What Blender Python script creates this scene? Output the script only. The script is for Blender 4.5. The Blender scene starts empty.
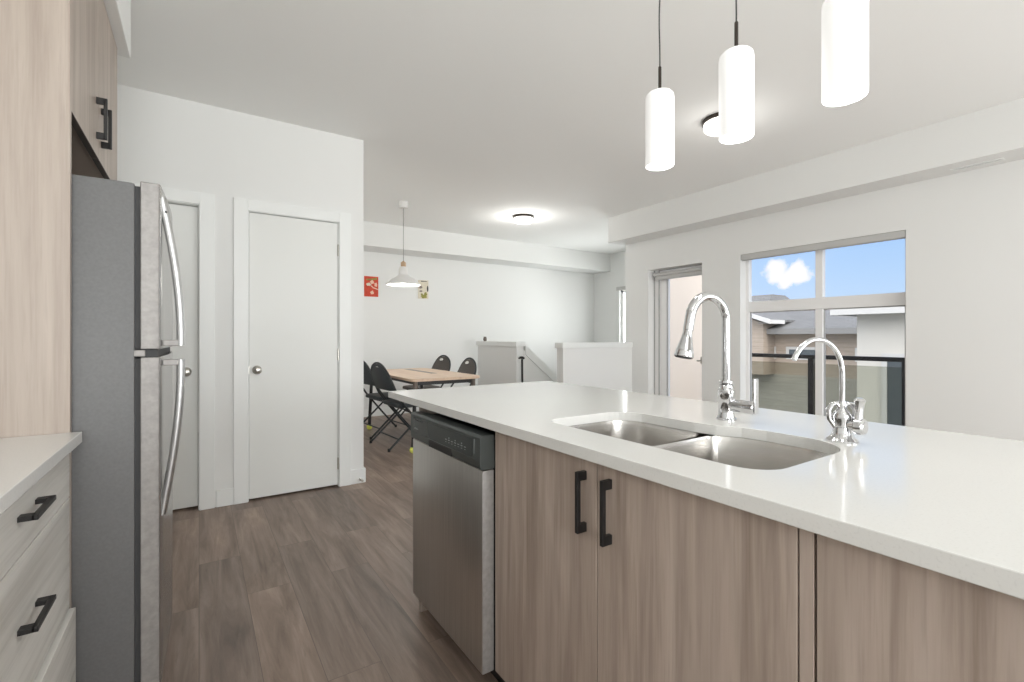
import bpy, bmesh, math, random
from mathutils import Vector, Matrix
random.seed(4)
S = bpy.context.scene
C = S.collection
PI = math.pi

# ------------------------------------------------------------------ camera
CAM_H = 1.165
cd = bpy.data.cameras.new('camera'); cam = bpy.data.objects.new('camera', cd); C.objects.link(cam)
cam.location = (0, 0, CAM_H)
cam.rotation_euler = (PI/2, 0, -math.radians(33.6))
cd.sensor_width = 36.0
cd.lens = 36.0*471/1024
cd.shift_y = -4.0/1024
cd.clip_start = 0.02
S.camera = cam

# ------------------------------------------------------------------ node helpers
def nmat(name):
    m = bpy.data.materials.new(name); m.use_nodes = True
    nt = m.node_tree; b = nt.nodes['Principled BSDF']
    return m, nt, b
def N(nt, t, **kw):
    n = nt.nodes.new(t)
    for k, v in kw.items():
        if k in n.inputs: n.inputs[k].default_value = v
        else: setattr(n, k, v)
    return n
def L(nt, a, b): nt.links.new(a, b)
def ramp(nt, src, stops):
    r = nt.nodes.new('ShaderNodeValToRGB'); e = r.color_ramp.elements
    while len(e) < len(stops): e.new(0.5)
    for x, (p, c) in zip(e, stops):
        x.position = p; x.color = (*c, 1) if len(c) == 3 else c
    L(nt, src, r.inputs[0]); return r
def mixc(nt, fac, a, b, mode='MIX'):
    m = nt.nodes.new('ShaderNodeMix'); m.data_type = 'RGBA'; m.blend_type = mode
    for i, v in ((0, fac), (6, a), (7, b)):
        if hasattr(v, 'links'): L(nt, v, m.inputs[i])
        else: m.inputs[i].default_value = v if not isinstance(v, tuple) else (*v, 1)
    return m.outputs[2]
def pos(nt, scale=(1, 1, 1), rot=(0, 0, 0)):
    g = nt.nodes.new('ShaderNodeNewGeometry'); mp = nt.nodes.new('ShaderNodeMapping')
    mp.inputs['Scale'].default_value = scale; mp.inputs['Rotation'].default_value = rot
    L(nt, g.outputs['Position'], mp.inputs[0]); return mp.outputs[0]
def bump(nt, b, h, strength=.1, dist=.01):
    n = nt.nodes.new('ShaderNodeBump'); n.inputs['Strength'].default_value = strength; n.inputs['Distance'].default_value = dist
    L(nt, h, n.inputs['Height']); L(nt, n.outputs[0], b.inputs['Normal'])

# ------------------------------------------------------------------ sky
def make_world():
    w = bpy.data.worlds.new('sky'); S.world = w; w.use_nodes = True
    nt = w.node_tree; nt.nodes.clear()
    tc = nt.nodes.new('ShaderNodeTexCoord'); sep = nt.nodes.new('ShaderNodeSeparateXYZ')
    L(nt, tc.outputs['Generated'], sep.inputs[0])
    base = ramp(nt, sep.outputs[2], [(0.0, (.62, .78, .99)), (.12, (.47, .68, .98)), (.25, (.33, .56, .96)), (1, (.16, .36, .85))])
    nz = N(nt, 'ShaderNodeTexNoise', Scale=9.0, Detail=7.0, Roughness=.55); L(nt, tc.outputs['Generated'], nz.inputs['Vector'])
    nz2 = N(nt, 'ShaderNodeTexNoise', Scale=2.2, Detail=4.0); L(nt, tc.outputs['Generated'], nz2.inputs['Vector'])
    out_prev = base.outputs[0]
    # thin veil of cloud
    veil = ramp(nt, nz2.outputs[0], [(.45, (0, 0, 0)), (.75, (.5, .5, .5))])
    out_prev = mixc(nt, veil.outputs[0], out_prev, (.86, .91, 1.0))
    # cumulus puffs low over the roofs
    for (d, r) in (((.884, .452, .119), .040), ((.900, .421, .116), .036), ((.892, .440, .099), .022), ((.3, .9, .25), .18), ((-.5, -.8, .3), .25), ((.9, -.4, .3), .2)):
        v = Vector(d).normalized()
        ds = nt.nodes.new('ShaderNodeVectorMath'); ds.operation = 'DISTANCE'; L(nt, tc.outputs['Generated'], ds.inputs[0]); ds.inputs[1].default_value = v
        dv = N(nt, 'ShaderNodeMath', operation='DIVIDE'); L(nt, ds.outputs['Value'], dv.inputs[0]); dv.inputs[1].default_value = r
        nn = N(nt, 'ShaderNodeTexNoise', Scale=1.6/r, Detail=6.0, Roughness=.6); L(nt, tc.outputs['Generated'], nn.inputs['Vector'])
        ad = N(nt, 'ShaderNodeMath', operation='ADD'); L(nt, dv.outputs[0], ad.inputs[0]); L(nt, nn.outputs[0], ad.inputs[1])
        rr = ramp(nt, ad.outputs[0], [(.88, (1, 1, 1)), (1.18, (0, 0, 0))])
        mr = N(nt, 'ShaderNodeMath', operation='MULTIPLY'); L(nt, ad.outputs[0], mr.inputs[0]); mr.inputs[1].default_value = .8
        L(nt, mr.outputs[0], rr.inputs[0]); rr.color_ramp.elements[0].position = .72; rr.color_ramp.elements[1].position = .92
        out_prev = mixc(nt, rr.outputs[0], out_prev, (1.0, 1.0, 1.0))
    # broad bright haze around the sun, high behind the building
    dt = nt.nodes.new('ShaderNodeVectorMath'); dt.operation = 'DOT_PRODUCT'; L(nt, tc.outputs['Generated'], dt.inputs[0]); dt.inputs[1].default_value = Vector((-.5, -.42, .62)).normalized()
    hz = N(nt, 'ShaderNodeMapRange', interpolation_type='SMOOTHSTEP'); L(nt, dt.outputs['Value'], hz.inputs[0]); hz.inputs[1].default_value = .1; hz.inputs[2].default_value = .95; hz.inputs[3].default_value = 0; hz.inputs[4].default_value = 1
    out_prev = mixc(nt, hz.outputs[0], out_prev, (3.3, 3.3, 3.3))
    bg = nt.nodes.new('ShaderNodeBackground'); bg.inputs['Strength'].default_value = 1.30
    L(nt, out_prev, bg.inputs[0]); o = nt.nodes.new('ShaderNodeOutputWorld'); L(nt, bg.outputs[0], o.inputs[0])
make_world()

# ------------------------------------------------------------------ sun, daylight, exposure
def sun():
    d = bpy.data.lights.new('sun', 'SUN'); d.energy = 0.95; d.angle = .03; d.color = (1, .95, .88)
    o = bpy.data.objects.new('sun', d); C.objects.link(o)
    o.rotation_euler = Vector((.10, .86, -.50)).to_track_quat('-Z', 'Y').to_euler()
sun()
def area(name, loc, size, power, direction, color=(1, 1, 1)):
    d = bpy.data.lights.new(name, 'AREA'); d.shape = 'RECTANGLE'; d.size, d.size_y = size; d.energy = power; d.color = color
    o = bpy.data.objects.new(name, d); C.objects.link(o); o.location = loc
    o.rotation_euler = Vector(direction).to_track_quat('-Z', 'Z').to_euler(); return o
# fill lights added behind the camera, in two added openings of the rear wall
for (nm, lc, sz, pw) in (('added_fill_kitchen', (.15, -2.67, 1.60), (1.55, 1.35), 70), ('added_fill_living', (3.2, -2.67, 1.25), (2.3, 2.1), 80)):
    rw = area(nm, lc, sz, pw, (0, 1, .22), (.985, 1, .98)); rw.data.spread = math.radians(135)
# daylight of the stair window, seen as a sliver at the end of the window wall
area('stair_window_daylight', (6.63, 5.735, 1.52), (.95, 1.0), 56, (-1, 0, 0), (.975, 1, .985))
S.view_settings.view_transform = 'Standard'
S.view_settings.look = 'None'
S.view_settings.exposure = -0.33
S.view_settings.gamma = 1.0
S.view_settings.use_curve_mapping = False
S.cycles.max_bounces = 14
S.cycles.diffuse_bounces = 8
S.cycles.transparent_max_bounces = 16
S.cycles.sample_clamp_indirect = 6.0
S.cycles.use_denoising = True

# ------------------------------------------------------------------ materials
def plain(name, col, rough=.5, metal=0.0, spec=.5, nscale=None, nstr=.05, var=0.0, coat=0.0):
    m, nt, b = nmat(name)
    b.inputs['Base Color'].default_value = (*col, 1); b.inputs['Roughness'].default_value = rough
    b.inputs['Metallic'].default_value = metal; b.inputs['Specular IOR Level'].default_value = spec
    b.inputs['Coat Weight'].default_value = coat
    if nscale:
        nz = N(nt, 'ShaderNodeTexNoise', Scale=nscale, Detail=4.0); L(nt, pos(nt), nz.inputs['Vector'])
        if nstr: bump(nt, b, nz.outputs[0], nstr, .004)
        if var:
            c = ramp(nt, nz.outputs[0], [(.3, tuple(x*(1-var) for x in col)), (.7, tuple(min(1, x*(1+var)) for x in col))])
            L(nt, c.outputs[0], b.inputs['Base Color'])
    return m
def emit(name, col, s):
    m, nt, b = nmat(name)
    b.inputs['Base Color'].default_value = (.9, .9, .9, 1); b.inputs['Roughness'].default_value = .35
    b.inputs['Emission Color'].default_value = (*col, 1); b.inputs['Emission Strength'].default_value = s
    return m
def wood(name, cols, axis='z', fine=1.0, rough=.45, bump_s=.03):
    m, nt, b = nmat(name)
    st = {'z': (26, 26, 1.1), 'y': (26, 1.1, 26), 'x': (1.1, 26, 26)}[axis]
    st2 = {'z': (5, 5, .55), 'y': (5, .55, 5), 'x': (.55, 5, 5)}[axis]
    n1 = N(nt, 'ShaderNodeTexNoise', Scale=1.0*fine, Detail=6.0, Roughness=.62, Distortion=.25); L(nt, pos(nt, st), n1.inputs['Vector'])
    n2 = N(nt, 'ShaderNodeTexNoise', Scale=1.0*fine, Detail=3.0, Roughness=.5, Distortion=1.1); L(nt, pos(nt, st2), n2.inputs['Vector'])
    n3 = N(nt, 'ShaderNodeTexNoise', Scale=5.0*fine, Detail=3.0); L(nt, pos(nt, st), n3.inputs['Vector'])
    # rings of the cathedral figure
    wv = N(nt, 'ShaderNodeMath', operation='MULTIPLY'); L(nt, n2.outputs[0], wv.inputs[0]); wv.inputs[1].default_value = 26.0
    sn = N(nt, 'ShaderNodeMath', operation='SINE'); L(nt, wv.outputs[0], sn.inputs[0])
    c1 = ramp(nt, n1.outputs[0], [(.32, cols[0]), (.52, cols[1]), (.72, cols[2])])
    f2 = N(nt, 'ShaderNodeMapRange'); L(nt, sn.outputs[0], f2.inputs[0]); f2.inputs[1].default_value = -1; f2.inputs[2].default_value = 1; f2.inputs[3].default_value = .0; f2.inputs[4].default_value = .38
    c2 = mixc(nt, f2.outputs[0], c1.outputs[0], cols[3])
    f3 = N(nt, 'ShaderNodeMapRange'); L(nt, n3.outputs[0], f3.inputs[0]); f3.inputs[1].default_value = .55; f3.inputs[2].default_value = .75; f3.inputs[3].default_value = 0; f3.inputs[4].default_value = .35
    c3 = mixc(nt, f3.outputs[0], c2, cols[0])
    L(nt, c3, b.inputs['Base Color']); b.inputs['Roughness'].default_value = rough
    bump(nt, b, n1.outputs[0], bump_s, .002)
    return m
def floor_mat():
    m, nt, b = nmat('vinyl_plank')
    br = nt.nodes.new('ShaderNodeTexBrick')
    br.offset = .37; br.offset_frequency = 2; br.squash = 1
    for k, v in (('Color1', (0, 0, 0, 1)), ('Color2', (1, 1, 1, 1)), ('Mortar', (.5, .5, .5, 1)), ('Scale', 1.0), ('Mortar Size', .0012), ('Mortar Smooth', .2), ('Bias', 0.0), ('Brick Width', 1.22), ('Row Height', .182)):
        br.inputs[k].default_value = v
    L(nt, pos(nt, (1, 1, 1), (0, 0, PI/2)), br.inputs['Vector'])
    # each plank has its own grain offset
    g = nt.nodes.new('ShaderNodeNewGeometry')
    mul = nt.nodes.new('ShaderNodeVectorMath'); mul.operation = 'MULTIPLY'; L(nt, g.outputs['Position'], mul.inputs[0]); mul.inputs[1].default_value = (17, 1.7, 1)
    off = nt.nodes.new('ShaderNodeVectorMath'); off.operation = 'SCALE'; L(nt, br.outputs['Color'], off.inputs[0]); off.inputs['Scale'].default_value = 37.0
    ad = nt.nodes.new('ShaderNodeVectorMath'); L(nt, mul.outputs[0], ad.inputs[0]); L(nt, off.outputs[0], ad.inputs[1])
    n1 = N(nt, 'ShaderNodeTexNoise', Scale=1.0, Detail=7.0, Roughness=.63, Distortion=.7); L(nt, ad.outputs[0], n1.inputs['Vector'])
    n2 = N(nt, 'ShaderNodeTexNoise', Scale=.33, Detail=3.0, Distortion=1.5); L(nt, ad.outputs[0], n2.inputs['Vector'])
    n3 = N(nt, 'ShaderNodeTexNoise', Scale=4.5, Detail=4.0, Roughness=.7); L(nt, ad.outputs[0], n3.inputs['Vector'])
    c1 = ramp(nt, n1.outputs[0], [(.33, (.095, .068, .053)), (.5, (.24, .182, .148)), (.67, (.41, .325, .272))])
    c2 = mixc(nt, .5, c1.outputs[0], ramp(nt, n2.outputs[0], [(.35, (.165, .128, .106)), (.65, (.33, .252, .207))]).outputs[0])
    f3 = N(nt, 'ShaderNodeMapRange'); L(nt, n3.outputs[0], f3.inputs[0]); f3.inputs[1].default_value = .55; f3.inputs[2].default_value = .8; f3.inputs[4].default_value = .45
    c2 = mixc(nt, f3.outputs[0], c2, (.11, .08, .063))
    tint = ramp(nt, br.outputs['Color'], [(0, (.90, .89, .89)), (.5, (1.06, 1.03, 1.01)), (1, (1.20, 1.15, 1.11))])
    c3 = mixc(nt, 1.0, c2, tint.outputs[0], 'MULTIPLY')
    c4 = mixc(nt, br.outputs['Fac'], c3, (.145, .11, .09))
    L(nt, c4, b.inputs['Base Color']); b.inputs['Roughness'].default_value = .42
    bump(nt, b, n1.outputs[0], .05, .002)
    return m
def quartz():
    m, nt, b = nmat('white_quartz')
    n = N(nt, 'ShaderNodeTexNoise', Scale=240.0, Detail=2.0); L(nt, pos(nt), n.inputs['Vector'])
    c = ramp(nt, n.outputs[0], [(.28, (.69, .685, .665)), (.42, (.735, .73, .71)), (1, (.75, .745, .725))])
    L(nt, c.outputs[0], b.inputs['Base Color']); b.inputs['Roughness'].default_value = .13; b.inputs['Specular IOR Level'].default_value = .5
    return m
def brushed(name, col, axis='z', rough=.3, contrast=.12):
    m, nt, b = nmat(name)
    st = {'z': (400, 400, 3), 'y': (400, 3, 400), 'x': (3, 400, 400)}[axis]
    n = N(nt, 'ShaderNodeTexNoise', Scale=1.0, Detail=3.0); L(nt, pos(nt, st), n.inputs['Vector'])
    c = ramp(nt, n.outputs[0], [(.3, tuple(x*(1-contrast) for x in col)), (.7, tuple(min(1, x*(1+contrast)) for x in col))])
    L(nt, c.outputs[0], b.inputs['Base Color']); b.inputs['Metallic'].default_value = 1
    r = N(nt, 'ShaderNodeMapRange'); L(nt, n.outputs[0], r.inputs[0]); r.inputs[3].default_value = rough*.8; r.inputs[4].default_value = rough*1.25
    L(nt, r.outputs[0], b.inputs['Roughness'])
    return m
def glass(name, tint=(1, 1, 1), gl=.06):
    m, nt, b = nmat(name); nt.nodes.remove(b)
    t = nt.nodes.new('ShaderNodeBsdfTransparent'); t.inputs[0].default_value = (*tint, 1)
    g = nt.nodes.new('ShaderNodeBsdfGlossy'); g.inputs['Roughness'].default_value = .02
    fr = nt.nodes.new('ShaderNodeFresnel'); fr.inputs[0].default_value = 1.35
    mu = N(nt, 'ShaderNodeMath', operation='MULTIPLY'); L(nt, fr.outputs[0], mu.inputs[0]); mu.inputs[1].default_value = gl*10
    mx = nt.nodes.new('ShaderNodeMixShader'); L(nt, mu.outputs[0], mx.inputs[0]); L(nt, t.outputs[0], mx.inputs[1]); L(nt, g.outputs[0], mx.inputs[2])
    L(nt, mx.outputs[0], nt.nodes['Material Output'].inputs[0]); return m
def fridge_side():
    m, nt, b = nmat('textured_grey_steel')
    n = N(nt, 'ShaderNodeTexNoise', Scale=130.0, Detail=3.0); L(nt, pos(nt), n.inputs['Vector'])
    v = N(nt, 'ShaderNodeTexVoronoi', Scale=260.0); L(nt, pos(nt), v.inputs['Vector'])
    c = ramp(nt, n.outputs[0], [(.3, (.150, .150, .151)), (.7, (.170, .170, .171))]); L(nt, c.outputs[0], b.inputs['Base Color'])
    b.inputs['Metallic'].default_value = 0; b.inputs['Roughness'].default_value = .45; b.inputs['Specular IOR Level'].default_value = .3
    bump(nt, b, v.outputs['Distance'], .05, .001); return m
def shingles(name, a, bb):
    m, nt, b = nmat(name)
    br = nt.nodes.new('ShaderNodeTexBrick')
    for k, v in (('Color1', (*a, 1)), ('Color2', (*bb, 1)), ('Mortar', (*[x*.7 for x in a], 1)), ('Scale', 1.0), ('Mortar Size', .01), ('Brick Width', .33), ('Row Height', .14)):
        br.inputs[k].default_value = v
    L(nt, pos(nt, (1, 1, 1), (0, 0, PI/2)), br.inputs['Vector']); L(nt, br.outputs['Color'], b.inputs['Base Color']); b.inputs['Roughness'].default_value = .9
    return m
def siding(name, a, step=.14):
    m, nt, b = nmat(name)
    w = nt.nodes.new('ShaderNodeSeparateXYZ'); L(nt, pos(nt), w.inputs[0])
    f = N(nt, 'ShaderNodeMath', operation='DIVIDE'); L(nt, w.outputs[2], f.inputs[0]); f.inputs[1].default_value = step
    fr = N(nt, 'ShaderNodeMath', operation='FRACT'); L(nt, f.outputs[0], fr.inputs[0])
    n = N(nt, 'ShaderNodeTexNoise', Scale=1.0, Detail=4.0); L(nt, pos(nt, (3, 3, 20)), n.inputs['Vector'])
    c = ramp(nt, n.outputs[0], [(.3, tuple(x*.88 for x in a)), (.7, tuple(x*1.08 for x in a))])
    k = ramp(nt, fr.outputs[0], [(0, (.72, .72, .72)), (.1, (1, 1, 1))])
    L(nt, mixc(nt, 1.0, c.outputs[0], k.outputs[0], 'MULTIPLY'), b.inputs['Base Color']); b.inputs['Roughness'].default_value = .85
    bump(nt, b, fr.outputs[0], .3, .02); return m

M = {}
M['wall'] = plain('wall_paint', (.805, .81, .80), .85, nscale=180, nstr=.03)
M['ceil'] = plain('ceiling_paint', (.915, .92, .91), .9, nscale=90, nstr=.05)
M['trim'] = plain('trim_paint', (.845, .86, .85), .4, nscale=60, nstr=.01)
M['door'] = plain('door_paint', (.79, .80, .78), .42, nscale=60, nstr=.01)
M['floor'] = floor_mat()
M['cab'] = wood('greige_laminate', [(.28, .217, .178), (.455, .372, .317), (.55, .465, .404), (.325, .26, .217)])
M['pale'] = wood('pale_greige_laminate', [(.32, .262, .22), (.45, .382, .331), (.54, .468, .413), (.365, .302, .258)])
M['grey_h'] = wood('grey_laminate_horizontal', [(.52, .50, .465), (.72, .705, .67), (.80, .785, .75), (.61, .59, .55)], 'y')
M['edge'] = plain('cabinet_edge', (.50, .41, .35), .5, nscale=80, nstr=0)
M['carcass'] = plain('cabinet_interior', (.10, .085, .075), .7, nscale=50, nstr=.01)
M['quartz'] = quartz()
M['steel'] = brushed('brushed_steel', (.60, .58, .555), 'z', .34)
M['sinksteel'] = plain('sink_steel', (.60, .58, .555), .27, 1.0, nscale=60, nstr=.004)
M['fsteel'] = plain('fridge_door_steel', (.42, .41, .40), .24, .9, nscale=90, nstr=.004, var=.04)
M['fside'] = fridge_side()
M['fedge'] = plain('fridge_door_edge', (.30, .285, .275), .5, .3, nscale=60, nstr=.05, var=.12)
M['silver'] = plain('silver_handle', (.54, .54, .54), .38, 1.0, nscale=40, nstr=0)
M['chrome'] = plain('chrome', (.66, .66, .67), .07, 1.0, nscale=20, nstr=0)
M['nickel'] = plain('satin_nickel', (.52, .50, .46), .28, 1.0, nscale=20, nstr=0)
M['black'] = plain('matte_black', (.012, .011, .011), .45, nscale=80, nstr=.02)
M['blackp'] = plain('black_panel_plastic', (.058, .066, .064), .36, nscale=80, nstr=.01)
M['blackg'] = plain('black_glossy_panel', (.048, .056, .055), .16, nscale=80, nstr=0)
M['gasket'] = plain('dark_rubber', (.05, .05, .052), .7, nscale=40, nstr=.02)
M['mark'] = plain('grey_print', (.34, .36, .36), .5, nscale=30, nstr=0)
M['glass'] = glass('window_glass')
M['tint'] = glass('grey_tinted_glass', (.76, .77, .73), .05)
M['vinyl'] = plain('white_vinyl', (.88, .88, .88), .4, nscale=50, nstr=0)
M['gframe'] = plain('grey_frame', (.42, .42, .42), .5, nscale=50, nstr=0)
M['blind'] = plain('grey_blind', (.52, .52, .51), .6, nscale=120, nstr=.03)
M['opal'] = emit('opal_glass_lit', (1, .99, .965), .38)
M['opal_end'] = emit('opal_glass_open_end', (1, .99, .965), .6)
M['diff'] = emit('diffuser_lit', (1, .965, .90), 2.0)
M['shadeglow'] = emit('lamp_glow', (1, .95, .86), 4.0)
M['lampwhite'] = plain('lamp_white_metal', (.80, .79, .775), .4, nscale=30, nstr=0)
M['bronze'] = plain('dark_bronze', (.055, .045, .038), .4, .6, nscale=40, nstr=0)
M['brass'] = plain('beech_neck', (.55, .38, .24), .5, nscale=40, nstr=0, var=.1)
M['cord'] = plain('cord', (.05, .05, .05), .6, nscale=50, nstr=0)
M['greycord'] = plain('grey_cord', (.30, .29, .28), .6, nscale=50, nstr=0)
M['chairm'] = plain('chair_tube', (.016, .02, .022), .4, nscale=60, nstr=0)
M['chairp'] = plain('chair_vinyl', (.026, .033, .037), .55, nscale=160, nstr=.12, var=.2)
M['chairb'] = plain('chair_pad_brown_grey', (.085, .074, .066), .7, nscale=160, nstr=.12, var=.2)
M['table'] = wood('light_oak_laminate', [(.60, .42, .30), (.72, .54, .40), (.78, .60, .455), (.64, .46, .34)], 'y', 1.0, .4)
M['tgrey'] = plain('grey_table_strip', (.26, .22, .19), .5, nscale=40, nstr=0)
M['tennis'] = plain('tennis_felt', (.80, .86, .16), .9, nscale=300, nstr=.2, var=.15)
M['red'] = plain('poster_red', (.58, .055, .022), .6, nscale=40, nstr=0, var=.15)
M['pcream'] = plain('poster_cream', (.72, .66, .54), .6, nscale=40, nstr=0, var=.08)
M['ppeach'] = plain('poster_peach', (.80, .52, .40), .6, nscale=40, nstr=0)
M['polive'] = plain('poster_olive', (.30, .28, .06), .6, nscale=40, nstr=0, var=.2)
M['pdark'] = plain('poster_dark', (.06, .06, .055), .6, nscale=40, nstr=0)
M['pot'] = plain('grey_brown_pot', (.16, .13, .11), .5, nscale=60, nstr=.05)
M['stucco'] = plain('beige_stucco', (.72, .635, .555), .9, nscale=120, nstr=.15, var=.04)
M['stucco2'] = plain('pale_stucco', (.72, .69, .63), .9, nscale=120, nstr=.15, var=.04)
M['siding'] = siding('tan_siding', (.48, .40, .33))
M['sidingg'] = siding('grey_brown_siding', (.44, .42, .375), .2)
M['roof'] = shingles('grey_shingles', (.18, .178, .175), (.21, .208, .205))
M['fascia'] = plain('white_fascia', (.66, .65, .63), .6, nscale=30, nstr=0)
M['soffitx'] = plain('grey_soffit_board', (.26, .255, .25), .7, nscale=30, nstr=0)
M['darkglass'] = plain('dark_window_pane', (.10, .115, .125), .08, nscale=3, nstr=0)
M['deck'] = plain('deck_membrane', (.35, .34, .32), .8, nscale=60, nstr=.1, var=.1)
M['ground'] = plain('street_ground', (.22, .22, .20), .9, nscale=2, nstr=.1, var=.3)
M['stairc'] = plain('stair_carpet', (.42, .40, .37), .95, nscale=200, nstr=.3, var=.15)

# ------------------------------------------------------------------ mesh helpers
def new(): return bmesh.new()
def box(bm, x0, x1, y0, y1, z0, z1):
    v = [bm.verts.new(p) for p in ((x0, y0, z0), (x1, y0, z0), (x1, y1, z0), (x0, y1, z0), (x0, y0, z1), (x1, y0, z1), (x1, y1, z1), (x0, y1, z1))]
    for f in ((3, 2, 1, 0), (4, 5, 6, 7), (0, 1, 5, 4), (1, 2, 6, 5), (2, 3, 7, 6), (3, 0, 4, 7)):
        bm.faces.new([v[i] for i in f])
    return bm
def rbox(bm, x0, x1, y0, y1, z0, z1, r=.003, seg=2):
    t = new(); box(t, x0, x1, y0, y1, z0, z1)
    bmesh.ops.bevel(t, geom=t.edges[:], offset=r, segments=seg, affect='EDGES', profile=.5)
    me = bpy.data.meshes.new('t'); t.to_mesh(me); bm.from_mesh(me); bpy.data.meshes.remove(me); t.free()
    return bm
def prism(bm, pts, axis, a, b):
    """pts: 2-D polygon; axis: the axis it is pushed along from a to b."""
    def P(p, t):
        return {'x': (t, p[0], p[1]), 'y': (p[0], t, p[1]), 'z': (p[0], p[1], t)}[axis]
    A = [bm.verts.new(P(p, a)) for p in pts]; B = [bm.verts.new(P(p, b)) for p in pts]
    n = len(pts)
    bm.faces.new(A); bm.faces.new(B[::-1])
    for i in range(n): bm.faces.new((A[i], B[i], B[(i+1) % n], A[(i+1) % n]))
    bmesh.ops.recalc_face_normals(bm, faces=bm.faces[:])
    return bm
def rings(bm, loops, cap0=True, cap1=True, closed=True):
    R = [[bm.verts.new(p) for p in lp] for lp in loops]
    for a, b in zip(R, R[1:]):
        n = len(a)
        for i in range(n): bm.faces.new((a[i], a[(i+1) % n], b[(i+1) % n], b[i]))
    if cap0: bm.faces.new(R[0][::-1])
    if cap1: bm.faces.new(R[-1])
    return bm
def tube(bm, pts, r, seg=12, caps=True):
    pts = [Vector(p) for p in pts]; rs = r if isinstance(r, (list, tuple)) else [r]*len(pts)
    T = []
    for i in range(len(pts)):
        a = pts[max(0, i-1)]; b = pts[min(len(pts)-1, i+1)]; T.append((b-a).normalized())
    up = Vector((0, 0, 1)) if abs(T[0].z) < .9 else Vector((0, 1, 0))
    n = (up - T[0]*up.dot(T[0])).normalized(); loops = []
    for i, p in enumerate(pts):
        n = (n - T[i]*n.dot(T[i])).normalized(); b = T[i].cross(n)
        loops.append([p + (n*math.cos(2*PI*k/seg) + b*math.sin(2*PI*k/seg))*rs[i] for k in range(seg)])
    return rings(bm, loops, caps, caps)
def lathe(bm, prof, c, seg=32, axis='z', cap0=True, cap1=True):
    """prof: (radius, height) from low to high, about axis through c."""
    loops = []
    for (r, h) in prof:
        lp = []
        for k in range(seg):
            a = 2*PI*k/seg; u, v = r*math.cos(a), r*math.sin(a)
            d = {'z': (u, v, h), 'x': (h, u, v), 'y': (v, h, u)}[axis]
            lp.append((c[0]+d[0], c[1]+d[1], c[2]+d[2]))
        loops.append(lp)
    return rings(bm, loops, cap0, cap1)
def sphere(bm, c, r, u=20, v=12, sc=(1, 1, 1)):
    mt = Matrix.Translation(c) @ Matrix.Diagonal((*sc, 1))
    bmesh.ops.create_uvsphere(bm, u_segments=u, v_segments=v, radius=r, matrix=mt); return bm
def arc(c, r, a0, a1, n, plane='xz', r2=None):
    r2 = r2 or r; out = []
    for i in range(n+1):
        a = a0+(a1-a0)*i/n; p, q = r*math.cos(a), r2*math.sin(a)
        out.append({'xz': (c[0]+p, c[1], c[2]+q), 'yz': (c[0], c[1]+p, c[2]+q), 'xy': (c[0]+p, c[1]+q, c[2])}[plane])
    return out
def rrect(x0, x1, y0, y1, r, n=6):
    """rounded rectangle, r may be one radius or four: (x1,y1), (x0,y1), (x0,y0), (x1,y0)."""
    if not isinstance(r, (list, tuple)): r = [r]*4
    out = []
    for (cx, cy, sx, sy, a0, q) in ((x1, y1, -1, -1, 0, r[0]), (x0, y1, 1, -1, PI/2, r[1]), (x0, y0, 1, 1, PI, r[2]), (x1, y0, -1, 1, 3*PI/2, r[3])):
        for i in range(n+1):
            a = a0+PI/2*i/n; out.append((cx+sx*q+q*math.cos(a), cy+sy*q+q*math.sin(a)))
    return out

ORG = {}
def thing(name, label, cat, loc=(0, 0, 0), group=None):
    o = bpy.data.objects.new(name, None); C.objects.link(o); o.location = loc; o.empty_display_size = .1
    o['label'] = label; o['category'] = cat
    if group: o['group'] = group
    ORG[o.name] = Vector(loc); return o
def root_off(p):
    off = Vector((0, 0, 0))
    while p: off += ORG.get(p.name, Vector()); p = p.parent
    return off
def obj(name, bm, m, parent=None, smooth=False, bevel=0, label=None):
    if parent: bmesh.ops.translate(bm, verts=bm.verts[:], vec=-root_off(parent))
    bmesh.ops.recalc_face_normals(bm, faces=bm.faces[:])
    me = bpy.data.meshes.new(name); bm.to_mesh(me); bm.free()
    o = bpy.data.objects.new(name, me); C.objects.link(o)
    me.materials.append(M[m] if isinstance(m, str) else m)
    if smooth:
        for p in me.polygons: p.use_smooth = True
        try: me.set_sharp_from_angle(angle=math.radians(38))
        except Exception: pass
    if parent: o.parent = parent
    if bevel:
        md = o.modifiers.new('bevel', 'BEVEL'); md.width = bevel; md.segments = 2; md.limit_method = 'ANGLE'; md.angle_limit = math.radians(40)
    if label: o['label'] = label
    return o
def tag(o, label, cat, group=None):
    o['label'] = label; o['category'] = cat
    if group: o['group'] = group
    return o
def struct(name, bm, m, parent=None, bevel=0):
    o = obj(name, bm, m, parent, bevel=bevel)
    if not parent: o['kind'] = 'structure'
    return o
def sempty(name, loc=(0, 0, 0)):
    o = bpy.data.objects.new(name, None); C.objects.link(o); o.location = loc; o['kind'] = 'structure'; o.empty_display_size = .1
    ORG[o.name] = Vector(loc); return o
def copy_tree(o, parent=None):
    c = o.copy(); C.objects.link(c)
    if parent: c.parent = parent
    for ch in list(o.children): copy_tree(ch, c)
    return c

# ------------------------------------------------------------------ room shell
CEIL = 2.743; SOF = 2.414
XL, XR, YB, YD, XF = -.92, 4.82, -2.6, 6.9, 6.54
b = new()
box(b, XL-.1, XR+.15, YB-.1, 4.47, -.12, 0); box(b, XL-.1, 3.74, 4.47, YD+.1, -.12, 0)
struct('floor', b, 'floor')
b = new(); box(b, XL-.1, XR+.20, YB-.1, 4.38, CEIL, CEIL+.15); box(b, XL-.1, XF+.15, 4.38, YD+.15, CEIL, CEIL+.15); struct('ceiling', b, 'ceil')
b = new(); box(b, XL-.12, XL, YB, YD, 0, CEIL); struct('wall_left', b, 'wall')
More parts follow.
